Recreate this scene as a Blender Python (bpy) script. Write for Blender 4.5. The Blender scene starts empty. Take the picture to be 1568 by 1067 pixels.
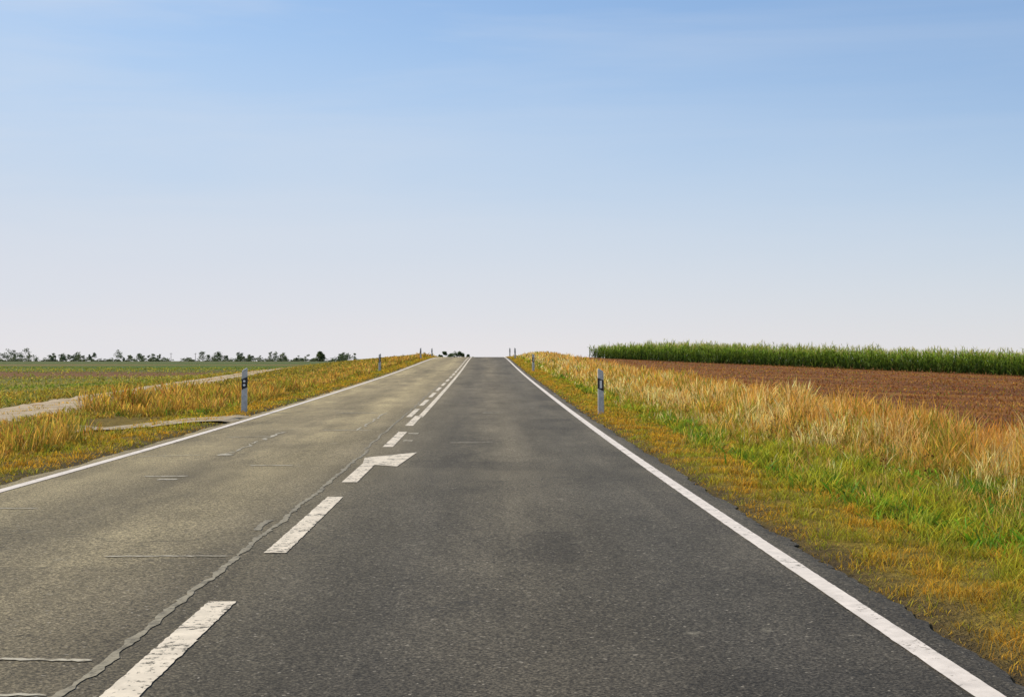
import bpy, math, random
import numpy as np
from mathutils import Vector
rng=np.random.default_rng(7); random.seed(7)
S=bpy.context.scene
S.view_settings.view_transform='Standard'
CAMZ=1.36; CX=1.47; YAW=0.0189
F=2178.0
def px2x(px,Y): return (px-784)/F*Y+CX+YAW*Y

# ---------------- terrain height ----------------
cy=np.array([-400,-50,0,10,20,30,41,56,74,87,100,113,125,138,150,162,175,200,240,300,400,1000,3000,9000.])
cz=np.array([-1.30,-1.33,-1.35,-1.375,-1.36,-1.30,-1.21,-1.07,-.88,-.71,-.53,-.34,-.17,-.01,.09,.11,.05,-.25,-.8,-1.5,-1.9,-2.6,-6.6,-20])
dy_=np.arange(-400,9000,1.0); dz_=np.interp(dy_,cy,cz)
k=np.exp(-np.arange(-16,17)**2/(2*5.0**2)); k/=k.sum()
dz_=np.convolve(np.pad(dz_,16,mode='edge'),k,mode='valid')
def zr(y): return np.interp(y,dy_,dz_)+CAMZ
def ss(a,b,t):
    t=np.clip((t-a)/(b-a),0,1); return t*t*(3-2*t)
def wob(x,y,scale,seed=0):
    r=np.random.default_rng(seed+100); o=0
    for i in range(7):
        a=r.uniform(0,6.28); f=r.uniform(.5,2.0)/scale; p=r.uniform(0,6.28)
        o=o+np.sin((x*np.cos(a)+y*np.sin(a))*f*6.28+p)
    return o/3.5
def H(x,y):
    x=np.asarray(x,float); y=np.asarray(y,float)
    r=zr(y)
    far=-.0022*np.maximum(y,0)-.3+CAMZ
    zl=-1.48+.08*wob(x,y,60,1)+CAMZ
    zl=zl+(far-zl)*ss(250,900,y)
    xc=np.clip(x,0,75); yc=np.clip(y,-30,232)
    zR=-1.25+.0084*yc-.0336*xc*ss(-20,30,y)-.3*(1-ss(-20,30,y))+.03*wob(x,y,40,2)+CAMZ
    zR=zR+(far-1.0-zR)*ss(240,420,y)
    ax=np.abs(x)
    zf=np.where(x<0,zl,zR)
    wl=np.where(x<0,ss(6.0,24.0,ax),ss(5.0,13.0,ax))
    z=r+(zf-r)*wl
    z=z+np.where(ax>3.9,ss(3.9,4.6,ax)*(.025*wob(x,y,2.2,3)+.02*wob(x,y,.9,4)),0)
    z=z-.10*np.exp(-((ax-6.2)/1.3)**2)*ss(4,5,ax)
    z=z-.035*(1-ss(3.72,3.95,ax))
    return z

def grow(start,end,step,f):
    o=[];v=start
    while abs(v)<abs(end):
        o.append(v); v+=step; step*=f
    o.append(end); return o
xr_=list(np.arange(-14,14.001,.2)); xr_+=grow(14.4,4500,.5,1.09); xl_=[-v for v in grow(14.4,4500,.5,1.09)]
XS=np.array(sorted(set(xr_+xl_)))
YS=np.array(sorted(set([-v for v in grow(12,300,1,1.3)]+list(np.arange(-11.5,60,.4))+list(np.arange(60,262,1.2))+grow(262,7000,2,1.08))))

def mesh_obj(name,V,faces=None,quads=None,tris=None,mat=None,cols=None,smooth=False,parent=None):
    me=bpy.data.meshes.new(name)
    if faces is not None:
        me.from_pydata([tuple(v) for v in V],[],faces)
    else:
        V=np.asarray(V,np.float32)
        nq=0 if quads is None else len(quads); nt=0 if tris is None else len(tris)
        me.vertices.add(len(V)); me.vertices.foreach_set('co',V.ravel())
        li=[]
        if nq: li.append(np.asarray(quads,np.int32).ravel())
        if nt: li.append(np.asarray(tris,np.int32).ravel())
        li=np.concatenate(li)
        me.loops.add(len(li)); me.loops.foreach_set('vertex_index',li)
        me.polygons.add(nq+nt)
        st=np.concatenate([np.arange(nq)*4,nq*4+np.arange(nt)*3]).astype(np.int32)
        me.polygons.foreach_set('loop_start',st)
        me.update(calc_edges=True)
    if cols is not None:
        at=me.color_attributes.new('Col','FLOAT_COLOR','POINT')
        c=np.ones((len(cols),4),np.float32); c[:,:3]=np.clip(cols,0,1)
        at.data.foreach_set('color',c.ravel())
    me.polygons.foreach_set('use_smooth',np.full(len(me.polygons),smooth))
    ob=bpy.data.objects.new(name,me); S.collection.objects.link(ob)
    if mat: me.materials.append(mat)
    if parent: ob.parent=parent
    return ob
def grid(name,xs,ys,zfun,mat):
    X,Y=np.meshgrid(xs,ys); Z=zfun(X,Y)
    V=np.stack([X,Y,Z],-1).reshape(-1,3); nx=len(xs); ny=len(ys)
    i=(np.arange(ny-1)[:,None]*nx+np.arange(nx-1)[None]).ravel()
    q=np.stack([i,i+1,i+nx+1,i+nx],-1)
    return mesh_obj(name,V,quads=q,mat=mat,smooth=True)

# ---------------- materials ----------------
def newmat(name,rough=.8,spec=.3):
    m=bpy.data.materials.new(name); m.use_nodes=True
    nt=m.node_tree; b=nt.nodes['Principled BSDF']
    b.inputs['Roughness'].default_value=rough
    b.inputs['Specular IOR Level'].default_value=spec
    return m,nt,b
class N:
    def __init__(s,nt): s.nt=nt
    def new(s,t,**k):
        n=s.nt.nodes.new(t)
        for a,b in k.items(): setattr(n,a,b)
        return n
    def link(s,a,b): s.nt.links.new(a,b)
    def noise(s,vec,scale,detail=3,rough=.5,dist=0):
        n=s.new('ShaderNodeTexNoise'); n.inputs['Scale'].default_value=scale; n.inputs['Detail'].default_value=detail
        n.inputs['Roughness'].default_value=rough; n.inputs['Distortion'].default_value=dist
        if vec is not None: s.link(vec,n.inputs['Vector'])
        return n.outputs['Fac']
    def math(s,op,a,b=None,clamp=False):
        n=s.new('ShaderNodeMath',operation=op); n.use_clamp=clamp
        for i,v in enumerate((a,b)):
            if v is None: continue
            if isinstance(v,(int,float)): n.inputs[i].default_value=v
            else: s.link(v,n.inputs[i])
        return n.outputs[0]
    def mr(s,v,a,b,c,d):
        n=s.new('ShaderNodeMapRange'); n.inputs[1].default_value=a;n.inputs[2].default_value=b;n.inputs[3].default_value=c;n.inputs[4].default_value=d
        s.link(v,n.inputs[0]); return n.outputs[0]
    def ramp(s,v,stops,interp='LINEAR'):
        n=s.new('ShaderNodeValToRGB'); cr=n.color_ramp; cr.interpolation=interp
        while len(cr.elements)<len(stops): cr.elements.new(.5)
        for e,(p,c) in zip(cr.elements,stops):
            e.position=p; e.color=(c[0],c[1],c[2],1) if not isinstance(c,(int,float)) else (c,c,c,1)
        s.link(v,n.inputs[0]); return n.outputs['Color']
    def mix(s,f,a,b,mode='MIX'):
        n=s.new('ShaderNodeMix',data_type='RGBA',blend_type=mode)
        for sock,v in ((n.inputs[0],f),(n.inputs[6],a),(n.inputs[7],b)):
            if isinstance(v,(int,float)): sock.default_value=v
            elif isinstance(v,tuple): sock.default_value=(*v,1)
            else: s.link(v,sock)
        return n.outputs[2]
    def mapping(s,vec,scale):
        n=s.new('ShaderNodeMapping'); n.inputs['Scale'].default_value=scale; s.link(vec,n.inputs['Vector']); return n.outputs[0]
    def bump(s,h,strength,dist,bsdf):
        n=s.new('ShaderNodeBump'); n.inputs['Strength'].default_value=strength; n.inputs['Distance'].default_value=dist
        s.link(h,n.inputs['Height']); s.link(n.outputs[0],bsdf.inputs['Normal'])

def asphalt_color(n,pos,sep):
    fine=n.noise(pos,62,2,.8)
    fine2=n.noise(n.mapping(pos,(1,.7,1)),22,4,.8)
    big=n.noise(n.mapping(pos,(1,.3,1)),1.1,5,.65)
    patch=n.noise(n.mapping(pos,(2.2,.12,1)),.55,3,.6)
    xd=n.math('ADD',sep.outputs['X'],n.math('MULTIPLY',n.math('SUBTRACT',big,.5),1.1))
    xr=n.mr(xd,-4,4,0,1)
    base=n.ramp(xr,[(0,(.21,.172,.098)),(.12,(.25,.208,.120)),(.25,(.175,.146,.088)),(.36,(.24,.20,.117)),(.46,(.175,.147,.092)),(.53,(.118,.102,.070)),
                    (.62,(.090,.079,.058)),(.72,(.124,.107,.075)),(.84,(.084,.075,.057)),(.97,(.10,.088,.066))])
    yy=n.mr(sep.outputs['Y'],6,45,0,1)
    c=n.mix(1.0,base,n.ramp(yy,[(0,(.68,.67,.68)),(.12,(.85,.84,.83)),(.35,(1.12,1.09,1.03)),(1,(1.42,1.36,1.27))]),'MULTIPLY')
    c=n.mix(1.0,c,n.ramp(patch,[(.3,.78),(.7,1.24)]),'MULTIPLY')
    c=n.mix(1.0,c,n.ramp(big,[(.3,.70),(.7,1.30)]),'MULTIPLY')
    vo=n.new('ShaderNodeTexVoronoi',feature='F1',distance='CHEBYCHEV'); vo.inputs['Scale'].default_value=.55; n.link(n.mapping(pos,(1.3,.5,1)),vo.inputs['Vector'])
    sc=n.new('ShaderNodeSeparateColor'); n.link(vo.outputs['Color'],sc.inputs[0])
    c=n.mix(n.ramp(sc.outputs[0],[(.80,0),(.81,1)]),c,n.mix(1.0,c,(.86,.86,.87),'MULTIPLY'))
    c=n.mix(1.0,c,n.ramp(fine2,[(.32,.72),(.68,1.32)]),'MULTIPLY')
    c=n.mix(1.0,c,n.ramp(fine,[(.34,.32),(.5,.92),(.66,2.1)]),'MULTIPLY')
    spk=n.noise(pos,34,1,.5)
    c=n.mix(n.ramp(spk,[(.70,0),(.75,.65)]),c,(.42,.37,.29))
    return c,fine,fine2
def mk_asphalt():
    m,nt,b=newmat('asphalt',.85,.2); n=N(nt)
    g=n.new('ShaderNodeNewGeometry'); sep=n.new('ShaderNodeSeparateXYZ'); n.link(g.outputs['Position'],sep.inputs[0])
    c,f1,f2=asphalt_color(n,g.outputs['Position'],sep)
    v=n.new('ShaderNodeTexVoronoi',feature='DISTANCE_TO_EDGE'); v.inputs['Scale'].default_value=.42
    dn=n.new('ShaderNodeTexNoise'); dn.inputs['Scale'].default_value=2.2; dn.inputs['Detail'].default_value=4; n.link(g.outputs['Position'],dn.inputs['Vector'])
    vm=n.new('ShaderNodeVectorMath',operation='ADD'); n.link(g.outputs['Position'],vm.inputs[0]); n.link(dn.outputs['Color'],vm.inputs[1]); n.link(vm.outputs[0],v.inputs['Vector'])
    cr=n.ramp(v.outputs['Distance'],[(0,1),(.007,0)])
    msk=n.ramp(n.noise(g.outputs['Position'],.35,2,.5),[(.49,0),(.58,.6)])
    c=n.mix(n.math('MULTIPLY',cr,msk),c,(.03,.028,.024))
    bl=n.noise(n.mapping(g.outputs['Position'],(1.5,.8,1)),1.7,5,.7)
    c=n.mix(n.ramp(bl,[(.64,0),(.73,.4)]),c,(.38,.34,.25))
    n.link(c,b.inputs['Base Color'])
    n.bump(n.math('ADD',f1,f2),.4,.007,b)
    return m
def mk_paint(name,col,lo,hi,under=(.14,.122,.088)):
    m,nt,b=newmat(name,.7,.2); n=N(nt)
    g=n.new('ShaderNodeNewGeometry'); P=g.outputs['Position']
    w=n.noise(P,20,4,.75); w2=n.noise(P,3.5,2,.5)
    worn=n.ramp(n.math('ADD',w,n.math('MULTIPLY',w2,.45)),[(lo,1),(hi,0)])
    dirt=n.ramp(n.noise(P,6,5,.7),[(.3,.72),(.7,1.05)])
    pc=n.mix(1.0,col,dirt,'MULTIPLY')
    n.link(n.mix(worn,pc,under),b.inputs['Base Color'])
    return m
def mk_ground():
    m,nt,b=newmat('terrain_soil_and_grass',.95,.1); n=N(nt)
    g=n.new('ShaderNodeNewGeometry'); P=g.outputs['Position']; sep=n.new('ShaderNodeSeparateXYZ'); n.link(P,sep.inputs[0])
    X=sep.outputs['X'];Y=sep.outputs['Y']
    n1=n.noise(P,1.2,4,.6); n2=n.noise(P,9,4,.7); nf=n.noise(n.mapping(P,(.35,1,1)),.12,4,.6); n3=n.noise(P,45,2,.7)
    xd=n.math('ADD',X,n.math('MULTIPLY',n.math('SUBTRACT',n1,.5),1.2))
    t=n.mr(xd,-20,20,0,1)
    def q(x): return (x+20)/40
    gold=(.30,.165,.032); soil=(.19,.08,.03)
    near=n.ramp(t,[(q(-13),(.16,.16,.035)),(q(-8),(.22,.155,.04)),(q(-5),(.19,.135,.03)),(q(-4.2),(.14,.105,.025)),(q(-3.7),(.08,.058,.028)),
        (q(3.8),(.085,.06,.026)),(q(4.2),(.22,.155,.025)),(q(5.2),(.18,.15,.025)),(q(7),(.22,.16,.035)),(q(8.4),gold),(q(9.4),soil)])
    yd=n.math('ADD',Y,n.math('MULTIPLY',n.math('SUBTRACT',nf,.5),50))
    ly=n.mr(yd,0,600,0,1)
    lf=n.ramp(ly,[(.0,(.20,.175,.035)),(.09,(.23,.195,.04)),(.13,(.28,.20,.045)),(.16,(.15,.16,.03)),(.19,(.22,.11,.045)),(.25,(.18,.10,.04)),(.28,(.11,.145,.03)),(.42,(.095,.145,.03)),(.5,(.22,.15,.06)),(.56,(.10,.135,.035)),(.8,(.12,.14,.05)),(1,(.13,.13,.06))])
    ry=n.noise(n.mapping(P,(.25,1,1)),.22,4,.65)
    rf=n.ramp(ry,[(.28,(.12,.047,.022)),(.45,(.19,.074,.028)),(.6,(.32,.14,.035)),(.72,(.25,.16,.038))])
    isl=n.mr(xd,-15,-13,1,0); isr=n.mr(xd,8.7,9.6,0,1)
    c=n.mix(isl,near,lf); c=n.mix(isr,c,rf)
    c=n.mix(1.0,c,n.ramp(n2,[(.3,.6),(.7,1.35)]),'MULTIPLY')
    c=n.mix(1.0,c,n.ramp(n3,[(.3,.65),(.7,1.4)]),'MULTIPLY')
    n.link(c,b.inputs['Base Color'])
    n.bump(n.math('ADD',n2,n.math('MULTIPLY',n3,.4)),.8,.08,b)
    return m
def mk_leaf(name,transl=.35):
    m,nt,b=newmat(name,.6,.2); n=N(nt)
    a=n.new('ShaderNodeAttribute',attribute_name='Col')
    g=n.new('ShaderNodeNewGeometry'); nz=n.noise(g.outputs['Position'],3,3,.6)
    c=n.mix(1.0,a.outputs['Color'],n.ramp(nz,[(.3,.75),(.7,1.25)]),'MULTIPLY')
    n.link(c,b.inputs['Base Color'])
    t=n.new('ShaderNodeBsdfTranslucent'); n.link(c,t.inputs['Color'])
    mx=n.new('ShaderNodeMixShader'); mx.inputs[0].default_value=transl
    n.link(b.outputs[0],mx.inputs[1]); n.link(t.outputs[0],mx.inputs[2])
    n.link(mx.outputs[0],nt.nodes['Material Output'].inputs['Surface'])
    return m
def mk_track(name,a1,a2):
    m,nt,b=newmat(name,.95,.1); n=N(nt)
    g=n.new('ShaderNodeNewGeometry'); P=g.outputs['Position']
    a=n.noise(P,2,4,.6); f=n.noise(P,30,3,.7)
    c=n.ramp(a,[(.3,a1),(.6,a2)]); c=n.mix(1.0,c,n.ramp(f,[(.3,.7),(.7,1.25)]),'MULTIPLY')
    n.link(c,b.inputs['Base Color']); n.bump(f,.5,.02,b); return m
def mk_plain(name,col,rough=.5,spec=.4,dirt=.25,sc=8):
    m,nt,b=newmat(name,rough,spec); n=N(nt)
    tc=n.new('ShaderNodeNewGeometry'); f=n.noise(tc.outputs['Position'],sc,5,.7)
    n.link(n.mix(1.0,col,n.ramp(f,[(.3,1-dirt),(.7,1.05)]),'MULTIPLY'),b.inputs['Base Color']); return m
M_as=mk_asphalt(); M_gr=mk_ground(); M_pt=mk_paint('road_paint',(.84,.75,.66),.55,.61); M_pt2=mk_paint('road_paint_worn',(.84,.73,.57),.615,.68)
M_seal=mk_paint('crack_seal_mat',(.36,.315,.22),.60,.78,(.15,.13,.09))
M_old=mk_paint('old_paint_traces',(.56,.50,.38),.60,.76,(.24,.205,.14))
M_leaf=mk_leaf('grass_blades',.45); M_corn=mk_leaf('corn_leaves',.35); M_tree=mk_leaf('tree_leaves',.2)
M_track=mk_track('gravel_track',(.36,.26,.15),(.52,.42,.29)); M_conc=mk_track('old_concrete',(.34,.27,.17),(.46,.38,.26))

# ---------------- ground, road ----------------
grid('ground',XS,YS,H,M_gr)
ysr=YS[(YS>-40)&(YS<700)]
xs0=np.array([-3.77,-3.67,-2.4,-1.2,0,1.2,2.4,3.67,3.77])
ysf=np.array(sorted(set(list(ysr)+list(np.arange(-11.5,60,.1)))))
X,Y=np.meshgrid(xs0,ysf)
X=X.copy(); X[:,0]+=.04*wob(0*ysf,ysf,2.0,11)+rng.normal(0,.012,len(ysf)); X[:,-1]+=.04*wob(0*ysf,ysf,1.7,12)+rng.normal(0,.012,len(ysf))
zg=np.interp(ysf,YS,zr(YS))
Z=np.repeat(zg[:,None],len(xs0),1); Z[:,0]-=.012; Z[:,-1]-=.012
V=np.stack([X,Y,Z],-1).reshape(-1,3); nx=len(xs0); i=(np.arange(len(ysf)-1)[:,None]*nx+np.arange(nx-1)[None]).ravel()
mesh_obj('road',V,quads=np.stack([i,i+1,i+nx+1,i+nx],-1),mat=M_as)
def zroad(y): return np.interp(y,YS,zr(YS))
def strip_pts(cx,w,ys,dz,jit=0):
    ys=np.asarray(ys,float); cx=np.broadcast_to(cx,ys.shape); w=np.broadcast_to(w,ys.shape)
    L=np.stack([cx-w/2+rng.normal(0,jit,len(ys)),ys,zroad(ys)+dz],-1); R=np.stack([cx+w/2+rng.normal(0,jit,len(ys)),ys,zroad(ys)+dz],-1)
    V=np.stack([L,R],1).reshape(-1,3); j=np.arange(len(ys)-1)*2
    return V,np.stack([j,j+1,j+3,j+2],-1)
def ysub(a,b):
    s=.05 if b-a<8 and a<60 else (.12 if a<60 else .6)
    inner=YS[(YS>a)&(YS<b)]
    return np.array(sorted(set([a,b]+list(inner)+[v for v in np.arange(a,b,s)])))
def strips(name,lst,mat):
    Vs=[];Q=[];o=0
    for (cx,w,a,b,dz,jit) in lst:
        v,q=strip_pts(cx,w,ysub(a,b),dz,jit); Vs.append(v);Q.append(q+o);o+=len(v)
    return mesh_obj(name,np.concatenate(Vs),quads=np.concatenate(Q),mat=mat)
strips('edge_line',[(3.5,.125,-12,400,.005,.0015)],M_pt)
strips('edge_line',[(-3.5,.125,-12,400,.005,.0015)],M_pt)
d=[]
for k in (-2,-1,0,1,3,4):
    y0=4+6*k+(.0 if k<3 else -.5); d.append((0.0,.155,y0,y0+4,.005,.0025))
y=31.0
while y<380:
    d.append((-.19,.12,y,y+4,.005,.002)); y+=6
d.append((.06,.12,31.0,400,.005,.0015))
strips('centre_line',d,M_pt2)
av=[(-.10,15.6),(.07,15.6),(.07,18.05),(.37,17.8),(.50,20.3),(-.16,19.3),(-.10,18.3)]
me_v=[(x,y,float(zroad(y))+.006) for x,y in av]
mesh_obj('arrow_marking',me_v,faces=[[0,1,2,6],[6,2,5],[2,4,5],[2,3,4]],mat=M_pt2)
ys=np.arange(2,21,.06); cx=-.24+.020*wob(0*ys,ys,1.8,21)+.012*wob(0*ys,ys,.5,22); w=.042+.014*wob(0*ys,ys,.7,23)+.014*wob(0*ys,ys,.2,27)
v1,q1=strip_pts(cx,np.maximum(w,.016),ys,.004,.005)
ys2=np.arange(21,60,.3); v2,q2=strip_pts(-.33+.03*wob(0*ys2,ys2,3,24),.035,ys2,.004,.005)
ys4=np.arange(11.3,12.1,.08); v4,q4=strip_pts(-.33-.03*np.sin((ys4-11.3)*4),.055,ys4,.0045,.008)
mesh_obj('crack_seal',np.concatenate([v1,v2,v4]),quads=np.concatenate([q1,q2+len(v1),q4+len(v1)+len(v2)]),mat=M_seal)
Vs=[];Q=[];o=0
def addl(cxf,y0,y1,w,seed):
    global o
    ys=np.arange(y0,y1,.12); v,q=strip_pts(cxf+.04*wob(0*ys,ys,1.2,seed),np.maximum(.008,w*(1+.8*wob(0*ys,ys,.6,seed+1))),ys,.0045,.006); Vs.append(v);Q.append(q+o);o+=len(v)
def cross(x0,x1,y,w,slope=0):
    global o
    m=18; xs=np.linspace(x0,x1,m); yy=y+slope*(xs-x0)+rng.normal(0,.008,m); ww=w*(.6+.5*rng.random(m)); ww[0]*=.2;ww[-1]*=.3
    a=np.stack([xs,yy-ww/2,zroad(yy)+.0045],-1); b=np.stack([xs,yy+ww/2,zroad(yy)+.0045],-1)
    V=np.stack([a,b],1).reshape(-1,3); j=np.arange(m-1)*2
    Vs.append(V);Q.append(np.stack([j,j+2,j+3,j+1],-1)+o);o+=len(V)
addl(-2.15,19.8,25.5,.045,25); addl(-.85,26,33,.03,35)
cross(-1.15,-.3,9.85,.05); cross(-.80,-.30,6.5,.05,-.1); cross(-.95,-.30,5.8,.04,0); cross(-1.5,-.95,18.0,.10)
cross(-2.45,-1.95,16.4,.12,.1); cross(-2.2,-1.98,16.0,.2,.1); cross(-3.3,-2.4,19.6,.05,.3); cross(-1.5,-.6,26,.12); cross(.9,1.6,22.5,.10); cross(-2.25,-2.05,19.9,.35,.1)
cross(-2.0,-1.0,33,.2); cross(1.4,1.9,33,.2); cross(.12,.30,25,.4); cross(.14,.3,23,.35); cross(-2.9,-2.1,24,.1,.2); cross(-3.2,-2.6,13,.05)
mesh_obj('old_paint_traces',np.concatenate(Vs),quads=np.concatenate(Q),mat=M_old)

def trackc(y): return np.interp(y,[-40,10,20,35,69,109,160,260],[-7.9,-8.4,-8.8,-9.6,-11.6,-14.2,-18,-28])
ys=np.array([v for v in np.arange(-30,260,.4)]); c=trackc(ys)
us=np.linspace(-1.2,1.2,9)
X=c[:,None]+us[None]+0; X[:,0]+=.3*wob(0*ys,ys,3,31); X[:,-1]+=.3*wob(0*ys,ys,2.6,32)
Y=np.repeat(ys[:,None],9,1); Z=H(X,Y)+.035; Z[:,0]-=.045; Z[:,-1]-=.045
i=(np.arange(len(ys)-1)[:,None]*9+np.arange(8)[None]).ravel()
mesh_obj('gravel_track',np.stack([X,Y,Z],-1).reshape(-1,3),quads=np.stack([i,i+1,i+10,i+9],-1),mat=M_track,smooth=True)
A=np.array([(-3.70,31.6),(-6.6,28.4)]);B=np.array([(-3.70,29.2),(-6.2,26.2)])
V=[]
for u in np.linspace(0,1,14):
    a=A[0]*(1-u)+A[1]*u; b_=B[0]*(1-u)+B[1]*u
    for t in np.linspace(0,1,6):
        p=a*(1-t)+b_*t; p=p+rng.normal(0,.04,2); zz=float(H(p[0],p[1]))+.035
        if u==0: zz=float(zroad(p[1]))-.016
        V.append((p[0],p[1],zz))
f=[]
for i in range(13):
    for j in range(5): a=i*6+j; f.append([a,a+1,a+7,a+6])
mesh_obj('concrete_apron',V,faces=f,mat=M_conc)

# ---------------- blades ----------------
class Blades:
    def __init__(s): s.V=[];s.Q=[];s.T=[];s.C=[];s.o=0
    def add(s,x,y,h,w,lean,col,head=None,z=None,tipcol=1.25,base=.5):
        n=len(x)
        if n==0:return
        if z is None: z=H(x,y)
        a=rng.uniform(0,6.283,n); la=rng.uniform(0,6.283,n)
        dx=np.cos(a)*w/2; dyy=np.sin(a)*w/2
        lx=np.cos(la)*lean*h; ly=np.sin(la)*lean*h
        lv=[0,.4,.78,1.0]; wd=[1,.9,.6,0] if head is None else [.6,.5,head,0]
        P=[]
        for t,ww in zip(lv,wd):
            cx=x+lx*t*t; cy_=y+ly*t*t; cz=z-.02+h*t*(1-.25*lean*t)
            if t<1: P.append(np.stack([cx-dx*ww,cy_-dyy*ww,cz],-1)); P.append(np.stack([cx+dx*ww,cy_+dyy*ww,cz],-1))
            else: P.append(np.stack([cx,cy_,cz],-1))
        V=np.stack(P,1).reshape(-1,3); b=s.o+np.arange(n)*7
        s.Q.append(np.stack([b,b+1,b+3,b+2],-1)); s.Q.append(np.stack([b+2,b+3,b+5,b+4],-1)); s.T.append(np.stack([b+4,b+5,b+6],-1))
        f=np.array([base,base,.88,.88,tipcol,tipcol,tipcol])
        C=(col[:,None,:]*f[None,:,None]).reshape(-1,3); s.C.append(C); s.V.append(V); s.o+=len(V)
    def make(s,name,mat):
        return mesh_obj(name,np.concatenate(s.V),quads=np.concatenate(s.Q),tris=np.concatenate(s.T),mat=mat,cols=np.concatenate(s.C))
def sampleY(n,y0,y1):
    u=rng.random(n); return np.exp(np.log(y0)+u*(np.log(y1)-np.log(y0)))
def mixc(t,a,b): t=np.clip(t,0,1)[:,None]; return np.array(a)[None]*(1-t)+np.array(b)[None]*t
def jitc(c,s=.18): return c*(1+rng.normal(0,s,(len(c),1)))*(1+rng.normal(0,.06,c.shape))
GOLD=(.68,.385,.06); PALE=(.95,.70,.29); OLIVE=(.23,.21,.028); BR=(.36,.15,.033); LIME=(.37,.35,.028); ORG=(.58,.245,.028)

def short(side,x0,x1,n,ymax=175,ymin=4):
    y=sampleY(n,ymin,ymax); x=rng.uniform(x0,x1,n)
    edge=np.clip((x-x0)/.45,0,1)
    t=.45+.65*wob(x*1.0,y*.5,1.3,41+side)+.35*wob(x,y,.4,43)+rng.normal(0,.25,n)+.15*(x-x0-.9)
    c=mixc(t,(.62,.33,.03),(.34,.34,.026)); c=jitc(c,.26)
    keep=rng.random(n)<(.35+.65*edge)*np.clip(.75+.6*wob(x,y,.5,45),.15,1)
    h=rng.uniform(.03,.09,n)*(1+.6*wob(x,y,.8,44))*(.5+.6*edge); w=np.maximum(.0045,y*.0006)
    k=keep; G.add(side*x[k],y[k],np.maximum(h[k],.02),w[k],rng.uniform(.2,1.0,k.sum()),c[k],base=.5)
G=Blades()
short(1,3.69,6.8,200000); short(-1,3.69,5.6,80000,175,10)
n=120000; y=sampleY(n,6,150); nearf=np.clip((26-y)/10,0,1)
x=4.6+rng.gamma(2.4,.66,n); x=np.where(rng.random(n)<.4*nearf,rng.uniform(4.9,8.0,n),x); t=.6+.6*wob(x,y,2.0,51)+.3*wob(x,y,.5,48)+rng.normal(0,.25,n)
cg=wob(x,y,2.0,52)+.8*wob(x,y,.6,50)
k=(cg+.45*(2*nearf-1)>.3)
c=jitc(mixc(t,(.13,.25,.018),(.48,.43,.03)),.28)
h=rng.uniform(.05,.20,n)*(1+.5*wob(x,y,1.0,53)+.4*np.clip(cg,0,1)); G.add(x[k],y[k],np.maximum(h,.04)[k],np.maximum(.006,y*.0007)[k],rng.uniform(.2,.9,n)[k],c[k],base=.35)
n=240000; y=sampleY(n,6,190); x=rng.uniform(5.1,9.3,n)+.5*wob(0*y,y,5,54)
x=np.where(y>60,x-.3,x)
x0=5.4+.9*np.clip((26-y)/9,0,1)
cl=wob(x,y,1.6,55)+.6*wob(x,y,.55,59)
dens=np.clip(.55+.65*cl,0.05,1); ramp=np.clip((x-x0)/1.8,0,1)**1.4
k=(rng.random(n)<dens)&(rng.random(n)<np.clip(ramp+.3*(cl>.6),0,1))
t=.4+.7*wob(x,y,2.5,56)+rng.normal(0,.3,n); c=jitc(mixc(t,GOLD,PALE),.18)
og=np.clip((x-6.5)/2.0,0,1)*np.clip(.55+.7*wob(x,y,3,60),0,1)
c=c*(1-og[:,None])+jitc(np.repeat([ORG],n,0),.22)*og[:,None]
r=rng.random(n)+.45*wob(x,y,1.5,66); m=r<.16; c[m]=jitc(mixc(rng.random(m.sum()),OLIVE,LIME)); m=rng.random(n)>.92; c[m]=jitc(mixc(rng.random(m.sum()),BR,GOLD))
h=rng.uniform(.16,.66,n)*(1+.32*wob(x,y,2.0,57))*(.88+.32*cl); h*=.45+.55*np.clip((x-x0+.2)/1.6,0,1); h*=1-.35*np.clip((x-8.2)/1.2,0,1)
h=np.clip(h,.08,.9)
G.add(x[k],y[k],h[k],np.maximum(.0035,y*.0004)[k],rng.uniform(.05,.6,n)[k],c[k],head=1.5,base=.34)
n=70000; y=sampleY(n,6,190); x=rng.uniform(5.6,9.6,n); c=jitc(mixc(.5+.6*wob(x,y,1.6,58)+rng.normal(0,.3,n),(.46,.25,.04),(.29,.28,.032)))
G.add(x,y,rng.uniform(.06,.26,n)*(1+.4*wob(x,y,1.1,67)),np.maximum(.006,y*.0008),rng.uniform(.3,1,n),c,base=.38)
# left verge
n=100000; y=sampleY(n,10,190); x=rng.uniform(4.9,8.2,n)+.3*wob(0*y,y,7,61); tc=-trackc(y)-1.3
bare=(y>25)&(y<33)&(x<7.0)
cl=wob(x,y,1.5,62)+.5*wob(x,y,.5,69)
k=(x<tc)&~bare&(rng.random(n)<np.clip(.52+.65*cl,.05,1))
t=.5+.6*wob(x,y,2.5,63)+rng.normal(0,.3,n); c=jitc(mixc(t,(.46,.26,.038),(.70,.43,.08)),.2); r=rng.random(n)+.35*wob(x,y,2.2,68); m=r<.35; c[m]=jitc(mixc(rng.random(m.sum()),OLIVE,LIME))
m=rng.random(n)>.88; c[m]=jitc(np.repeat([BR],m.sum(),0))
tall=np.clip(1.1-(x-5.4)/1.6,.4,1); tall=np.where((y>33)&(y<46),np.maximum(tall,1.05),tall); tall=np.where((y>50)&(y<85),tall*.75,tall)
h=rng.uniform(.18,.50,n)*(1+.45*wob(x,y,3,64))*tall
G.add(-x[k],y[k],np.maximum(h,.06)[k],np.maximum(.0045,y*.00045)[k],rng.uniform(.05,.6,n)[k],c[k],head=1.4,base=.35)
n=70000; y=sampleY(n,9,190); x=rng.uniform(4.7,15,n); tc=-trackc(y); bare=(y>25.5)&(y<32)&(x<7.0)
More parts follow.
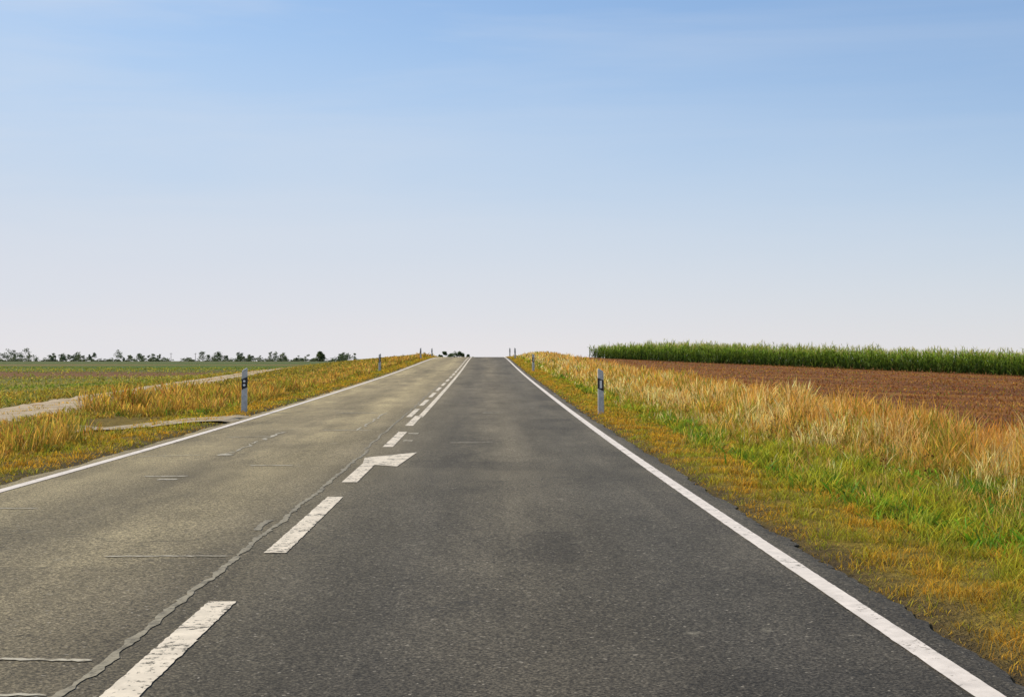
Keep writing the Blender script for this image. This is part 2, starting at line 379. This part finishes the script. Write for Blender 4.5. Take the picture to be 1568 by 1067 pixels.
k=(abs(x-tc)>1.0)&~bare; c=jitc(mixc(.5+.6*wob(x,y,2,65)+rng.normal(0,.3,n),(.46,.28,.038),(.25,.25,.03)),.24)
G.add(-x[k],y[k],rng.uniform(.05,.20,n)[k],np.maximum(.006,y*.0009)[k],rng.uniform(.3,1,n)[k],c[k],base=.4)
n=7000; y=sampleY(n,15,190); x=trackc(y)+rng.normal(0,.18,n); G.add(x,y,rng.uniform(.04,.11,n),np.maximum(.01,y*.001),rng.uniform(.3,1,n),jitc(mixc(rng.random(n),OLIVE,GOLD)))
G.make('grass_verge',M_leaf)

Wd=Blades()
for i in range(400):
    yy=float(sampleY(1,10,70)[0]); side=1 if random.random()<.8 else -1
    if side<0 and 25<yy<33: continue
    xx=side*(random.uniform(5.0,8.2) if side>0 else random.uniform(4.9,7.5))
    nn=random.randint(14,48); r=random.uniform(.06,.28)
    g=np.array([(.09,.25,.015),(.19,.36,.02),(.38,.41,.03)][random.randrange(3)])
    x=xx+rng.normal(0,r,nn); y=yy+rng.normal(0,r,nn)
    Wd.add(x,y,rng.uniform(.05,.24,nn),rng.uniform(.010,.024,nn)*(1+yy*.012),rng.uniform(.4,1.2,nn),jitc(np.repeat(g[None],nn,0),.25),base=.35)
for i in range(26):
    right=random.random()<.7
    yy=random.uniform(15,34) if right else random.uniform(14,40); xx=random.uniform(5.6,7.6) if right else -random.uniform(5.3,7.0)
    if not right and 25<yy<33: continue
    hh=random.uniform(.4,.62); nn=4
    x=xx+rng.normal(0,.02,nn); y=yy+rng.normal(0,.02,nn)
    Wd.add(x,y,rng.uniform(.8,1,nn)*hh,np.full(nn,.008),rng.uniform(.05,.3,nn),jitc(np.repeat(np.array([[.20,.09,.03]]),nn,0)))
    nn=18; zz=float(H(xx,yy))+hh*rng.uniform(.4,.95,nn)
    Wd.add(xx+rng.normal(0,.05,nn),yy+rng.normal(0,.05,nn),np.full(nn,.028),np.full(nn,.018),rng.uniform(.2,1,nn),jitc(np.repeat(np.array([[.20,.08,.022]]),nn,0),.3),z=zz)
Wd.make('wild_plants',M_leaf)

C=Blades()
n=80000; y=sampleY(n,22,230); x=-rng.uniform(11,95,n)*np.clip(y/90,.35,1.6); tc=trackc(y)
k=x<tc-1.5
band=np.clip((y-100)/15,0,1)*np.clip((165-y+.2*x)/15,0,1)
k&=rng.random(n)>band*.85
cc=mixc(.6+.6*wob(x*.3,y,30,71)+rng.normal(0,.25,n),(.19,.26,.035),(.48,.38,.055))
C.add(x[k],y[k],rng.uniform(.05,.20,n)[k],np.maximum(.018,y*.001)[k],rng.uniform(.3,1.1,n)[k],jitc(cc[k]))
C.make('field_crop',M_leaf)
C=Blades()
n=60000; y=sampleY(n,14,190); x=8.9+rng.random(n)**.8*70*np.clip(y/120,.25,1.2)
cc=mixc(.4+.6*wob(x*.3,y,16,72)+rng.normal(0,.3,n)-.012*(x-10)*.6,(.29,.10,.03),(.58,.30,.05)); r=rng.random(n)<.10; cc[r]=(.24,.23,.035)
C.add(x,y,rng.uniform(.04,.15,n),np.maximum(.016,y*.0008),rng.uniform(.2,1,n),jitc(cc,.25))
C.make('field_stubble',M_leaf)

# ---------------- corn field ----------------
def corn():
    line=[np.array([92,95.]),np.array([58,147.]),np.array([45,167.]),np.array([32,185.]),np.array([17.8,222.])]
    K=Blades(); segs=[]
    for a,b in zip(line[:-1],line[1:]):
        L=np.linalg.norm(b-a); d=(b-a)/L; nrm=np.array([abs(d[1]),abs(d[0])])
        for row in range(10):
            m=int(L/.28)
            t=(np.arange(m)+rng.random(m)*.5)/m
            p=a[None]+(b-a)[None]*t[:,None]+nrm[None]*(row*.75)+rng.normal(0,.08,(m,2))
            segs.append(p)
    p=np.concatenate(segs); p=p[rng.random(len(p))<.93]
    n=len(p); x=p[:,0];y=p[:,1]; hz=H(x,y)
    ht=rng.normal(2.35,.24,n)*(1+.08*wob(x,y,7,81)+.07*wob(x,y,1.6,82)); ht*=np.clip(1-(y-205)/60,.7,1)
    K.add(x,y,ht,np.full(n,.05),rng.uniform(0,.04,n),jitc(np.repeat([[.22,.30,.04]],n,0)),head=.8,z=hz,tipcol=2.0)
    for j in range(3):
        K.add(x,y,rng.uniform(.25,.65,n),np.full(n,.055),rng.uniform(.05,.6,n),jitc(np.repeat([[.56,.52,.15]],n,0)),z=hz+ht-.3,tipcol=1.2)
    for j in range(8):
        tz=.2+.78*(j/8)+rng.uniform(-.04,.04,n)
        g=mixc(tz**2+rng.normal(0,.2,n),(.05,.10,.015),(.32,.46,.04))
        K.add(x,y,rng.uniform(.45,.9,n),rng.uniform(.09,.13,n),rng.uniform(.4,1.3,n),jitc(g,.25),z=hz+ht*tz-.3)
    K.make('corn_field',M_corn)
corn()

# ---------------- trees ----------------
def tree_geo(K,cx,cy_,z0,h,wd,leaf,nleaf,col=(.035,.06,.018),trunk=True,cr0=.25):
    if trunk:
        K.add(np.array([cx]*3)+rng.normal(0,.05,3),np.array([cy_]*3),np.array([h*.75]*3),np.array([h*.05]*3),np.full(3,.1),np.repeat([[.05,.035,.02]],3,0),z=np.full(3,z0))
        nb=7; K.add(np.full(nb,cx),np.full(nb,cy_),rng.uniform(.4,.6,nb)*h,np.full(nb,h*.02),rng.uniform(.3,.8,nb),np.repeat([[.05,.035,.02]],nb,0),z=z0+h*rng.uniform(.2,.4,nb))
    nl=random.randint(7,11)
    for i in range(nl):
        a=random.uniform(0,6.28); u=random.random(); zc=z0+h*(cr0+.1+(.85-cr0-.1)*u)
        r=random.uniform(0,.36)*wd*(1-.75*u*u)
        lr=random.uniform(.15,.27)*wd*(1.1-.5*u)
        m=nleaf//nl; v=rng.normal(0,1,(m,3)); v/=np.linalg.norm(v,axis=1)[:,None]; v*=(rng.random(m)**.4)[:,None]*lr
        v[:,2]*=.75*min(1.5,h/wd)
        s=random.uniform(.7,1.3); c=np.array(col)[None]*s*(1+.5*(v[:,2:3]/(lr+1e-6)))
        K.add(cx+math.cos(a)*r+v[:,0],cy_+math.sin(a)*r+v[:,1],rng.uniform(.7,1.3,m)*leaf,rng.uniform(.6,1,m)*leaf,rng.uniform(.3,1.4,m),jitc(c,.2),z=np.maximum(zc+v[:,2],z0))
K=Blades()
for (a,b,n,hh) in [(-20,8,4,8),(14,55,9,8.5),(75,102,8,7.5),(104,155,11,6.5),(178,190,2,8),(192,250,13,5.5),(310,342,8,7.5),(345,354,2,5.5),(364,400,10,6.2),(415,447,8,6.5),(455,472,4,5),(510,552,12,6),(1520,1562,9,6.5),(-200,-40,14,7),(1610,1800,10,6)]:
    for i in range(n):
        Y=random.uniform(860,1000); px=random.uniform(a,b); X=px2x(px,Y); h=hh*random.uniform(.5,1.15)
        tree_geo(K,X,Y,float(H(X,Y))-.3,h,h*random.uniform(.8,1.5),.5,200,col=random.choice([(.14,.18,.08),(.17,.20,.085),(.12,.16,.085)]),trunk=False,cr0=.02 if random.random()<.7 else .2)  # tree line leaf colours lightened, distance haze painted into the foliage
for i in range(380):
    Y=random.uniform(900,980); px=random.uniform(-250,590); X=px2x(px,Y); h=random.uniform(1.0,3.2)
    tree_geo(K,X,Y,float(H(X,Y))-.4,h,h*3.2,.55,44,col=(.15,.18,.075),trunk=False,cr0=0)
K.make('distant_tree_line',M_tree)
K=Blades(); Y=620; X=px2x(491,Y); tree_geo(K,X,Y,float(H(X,Y)),6.0,7.4,.34,2200,col=(.14,.18,.065),cr0=.05); K.make('broadleaf_tree',M_tree)
K=Blades()
for px,h in ((675,4.2),(681,4.9),(688,5.5),(695,5.8),(703,5.3),(710,4.7),(717,4.2),(725,3.4)):
    Y=520+random.uniform(-20,20); X=px2x(px,Y); tree_geo(K,X,Y,float(H(X,Y))-.3,h*1.0,h*.9,.32,600,col=(.11,.15,.055),trunk=False,cr0=.0)
K.make('roadside_bushes',M_tree)
M_wood=mk_plain('weathered_wood',(.16,.13,.10),.9,.1)
def pole(px,Y,h):
    X=px2x(px,Y); z0=float(H(X,Y)); V=[];F_=[]
    for zz,r in ((0,.13),(h,.09)):
        for i in range(8): a=i*math.pi/4; V.append((X+r*math.cos(a),Y+r*math.sin(a),z0+zz))
    for i in range(8): F_.append([i,(i+1)%8,8+(i+1)%8,8+i])
    F_.append(list(range(8,16)))
    b=len(V)
    for sx in (-.7,.7):
        for (yy,zz) in ((-.14,h-.5),(-.1,h-.5),(-.1,h-.38),(-.14,h-.38)): V.append((X+sx,Y+yy,z0+zz))
    F_+= [[b,b+1,b+2,b+3],[b+7,b+6,b+5,b+4]]+[[b+i,b+4+i,b+4+(i+1)%4,b+(i+1)%4] for i in range(4)]
    mesh_obj('utility_pole',V,faces=F_,mat=M_wood)
for px in (264,301): pole(px,700,4.2)

# ---------------- delineator posts ----------------
M_white=mk_plain('post_plastic',(.66,.65,.60),.5,.3,.4,12); M_black=mk_plain('post_black_band',(.02,.02,.022),.4,.4,.2,14)
mr,ntr,br=newmat('reflector',.2,.6); br.inputs['Base Color'].default_value=(.7,.7,.7,1); br.inputs['Metallic'].default_value=.2
def post(x,y,side):
    e=bpy.data.objects.new('delineator_post',None); S.collection.objects.link(e)
    e.location=(x,y,float(H(x,y))-.03); e.rotation_euler=(math.radians(random.uniform(-1.5,1.5)),math.radians(random.uniform(-1.5,1.5)),0)
    e.scale=(1.15,1.15,1.03)
    sec=[(-.06,-.02),(-.055,-.045),(-.03,-.055),(.03,-.055),(.055,-.045),(.06,-.02),(.045,.03),(.015,.055),(-.015,.055),(-.045,.03)]
    def loops(levels,sc,nm,mat,cap=False):
        V=[];F_=[];m=len(sec)
        for (z,sl,s2) in levels:
            for (a,b) in sec: V.append((a*sc*s2,b*sc*s2,z+sl*a*side))
        for l in range(len(levels)-1):
            for i in range(m): F_.append([l*m+i,l*m+(i+1)%m,(l+1)*m+(i+1)%m,(l+1)*m+i])
        if cap: F_.append([(len(levels)-1)*m+i for i in range(m)])
        mesh_obj(nm,V,faces=F_,mat=mat,parent=e)
    loops([(0,0,1.05),(.5,0,1.0),(.97,-.45,.98),(1.0,-.45,.90),(1.008,-.45,.7)],1,'body',M_white,True)
    loops([(.56,-.5,1.0),(.56,-.5,1.035),(.80,-.5,1.035),(.80,-.5,1.0)],1,'black_band',M_black)
    if side>0:
        V=[(-.022,-.062,.60),(.022,-.062,.60),(.022,-.062,.77),(-.022,-.062,.77),(-.022,-.055,.60),(.022,-.055,.60),(.022,-.055,.77),(-.022,-.055,.77)]
        mesh_obj('reflector',V,faces=[[0,1,2,3],[0,4,5,1],[1,5,6,2],[2,6,7,3],[3,7,4,0]],mat=mr,parent=e)
    else:
        for zc in (.64,.73):
            V=[(0.026*math.cos(a),-.063,zc+.026*math.sin(a)) for a in np.linspace(0,6.283,13)[:-1]]+[(0.026*math.cos(a),-.055,zc+.026*math.sin(a)) for a in np.linspace(0,6.283,13)[:-1]]
            mesh_obj('reflector',V,faces=[list(range(12))]+[[i,12+i,12+(i+1)%12,(i+1)%12] for i in range(12)],mat=mr,parent=e)
for xx,yy in ((4.12,32.5),(4.25,82),(4.25,132),(4.25,160)): post(xx,yy,1)
for xx,yy in ((-4.18,33.5),(-4.6,82),(-4.5,132),(-4.5,160)): post(xx,yy,-1)

# ---------------- light, sky ----------------
EL=math.radians(38); AZ=math.radians(-62)
s=Vector((math.sin(AZ)*math.cos(EL),math.cos(AZ)*math.cos(EL),math.sin(EL)))
L=bpy.data.lights.new('sun','SUN'); L.energy=4.6; L.angle=math.radians(.5); L.color=(1,.90,.70)
lo=bpy.data.objects.new('sun',L); S.collection.objects.link(lo); lo.rotation_euler=s.to_track_quat('Z','Y').to_euler()
W=bpy.data.worlds.new('World'); S.world=W; W.use_nodes=True; nt=W.node_tree; n=N(nt)
bg=nt.nodes['Background']; bg.inputs['Strength'].default_value=.10
sk=n.new('ShaderNodeTexSky',sky_type='NISHITA'); sk.sun_disc=False; sk.sun_elevation=EL; sk.sun_rotation=AZ; sk.air_density=1.0; sk.dust_density=.6; sk.ozone_density=2.5; sk.altitude=50
tc=n.new('ShaderNodeTexCoord'); sp=n.new('ShaderNodeSeparateXYZ'); n.link(tc.outputs['Generated'],sp.inputs[0])
blue=n.mix(1.0,sk.outputs[0],(.82,1.06,1.32),'MULTIPLY')
zz=n.math('ADD',sp.outputs['Z'],n.math('MULTIPLY',sp.outputs['X'],.20))
hz=n.ramp(zz,[(0,1.0),(.06,.92),(.14,.76),(.25,.38),(.5,.05)])
hcol=n.ramp(sp.outputs['Z'],[(0,(.80,.77,.78)),(.05,(.71,.735,.80)),(.12,(.58,.68,.82)),(.22,(.48,.64,.85))])
hm=n.new('ShaderNodeVectorMath',operation='SCALE'); n.link(hcol,hm.inputs[0]); hm.inputs['Scale'].default_value=10.
c1=n.mix(hz,blue,hm.outputs[0])
mp=n.mapping(tc.outputs['Generated'],(.9,.9,8)); cl=n.noise(mp,2.3,6,.55,.5)
xm=n.mr(sp.outputs['X'],-.35,.3,1,.3)
cf=n.math('MULTIPLY',n.ramp(cl,[(.38,0),(.68,.45)]),xm)
n.link(n.mix(cf,c1,(7.0,7.4,8.1)),bg.inputs['Color'])

cam=bpy.data.cameras.new('camera'); co=bpy.data.objects.new('camera',cam); S.collection.objects.link(co)
cam.lens=50; cam.sensor_width=36; cam.clip_end=20000; cam.clip_start=.05
co.location=(CX,0,CAMZ); co.rotation_euler=(math.radians(90+.38),0,-math.atan(YAW)); S.camera=co
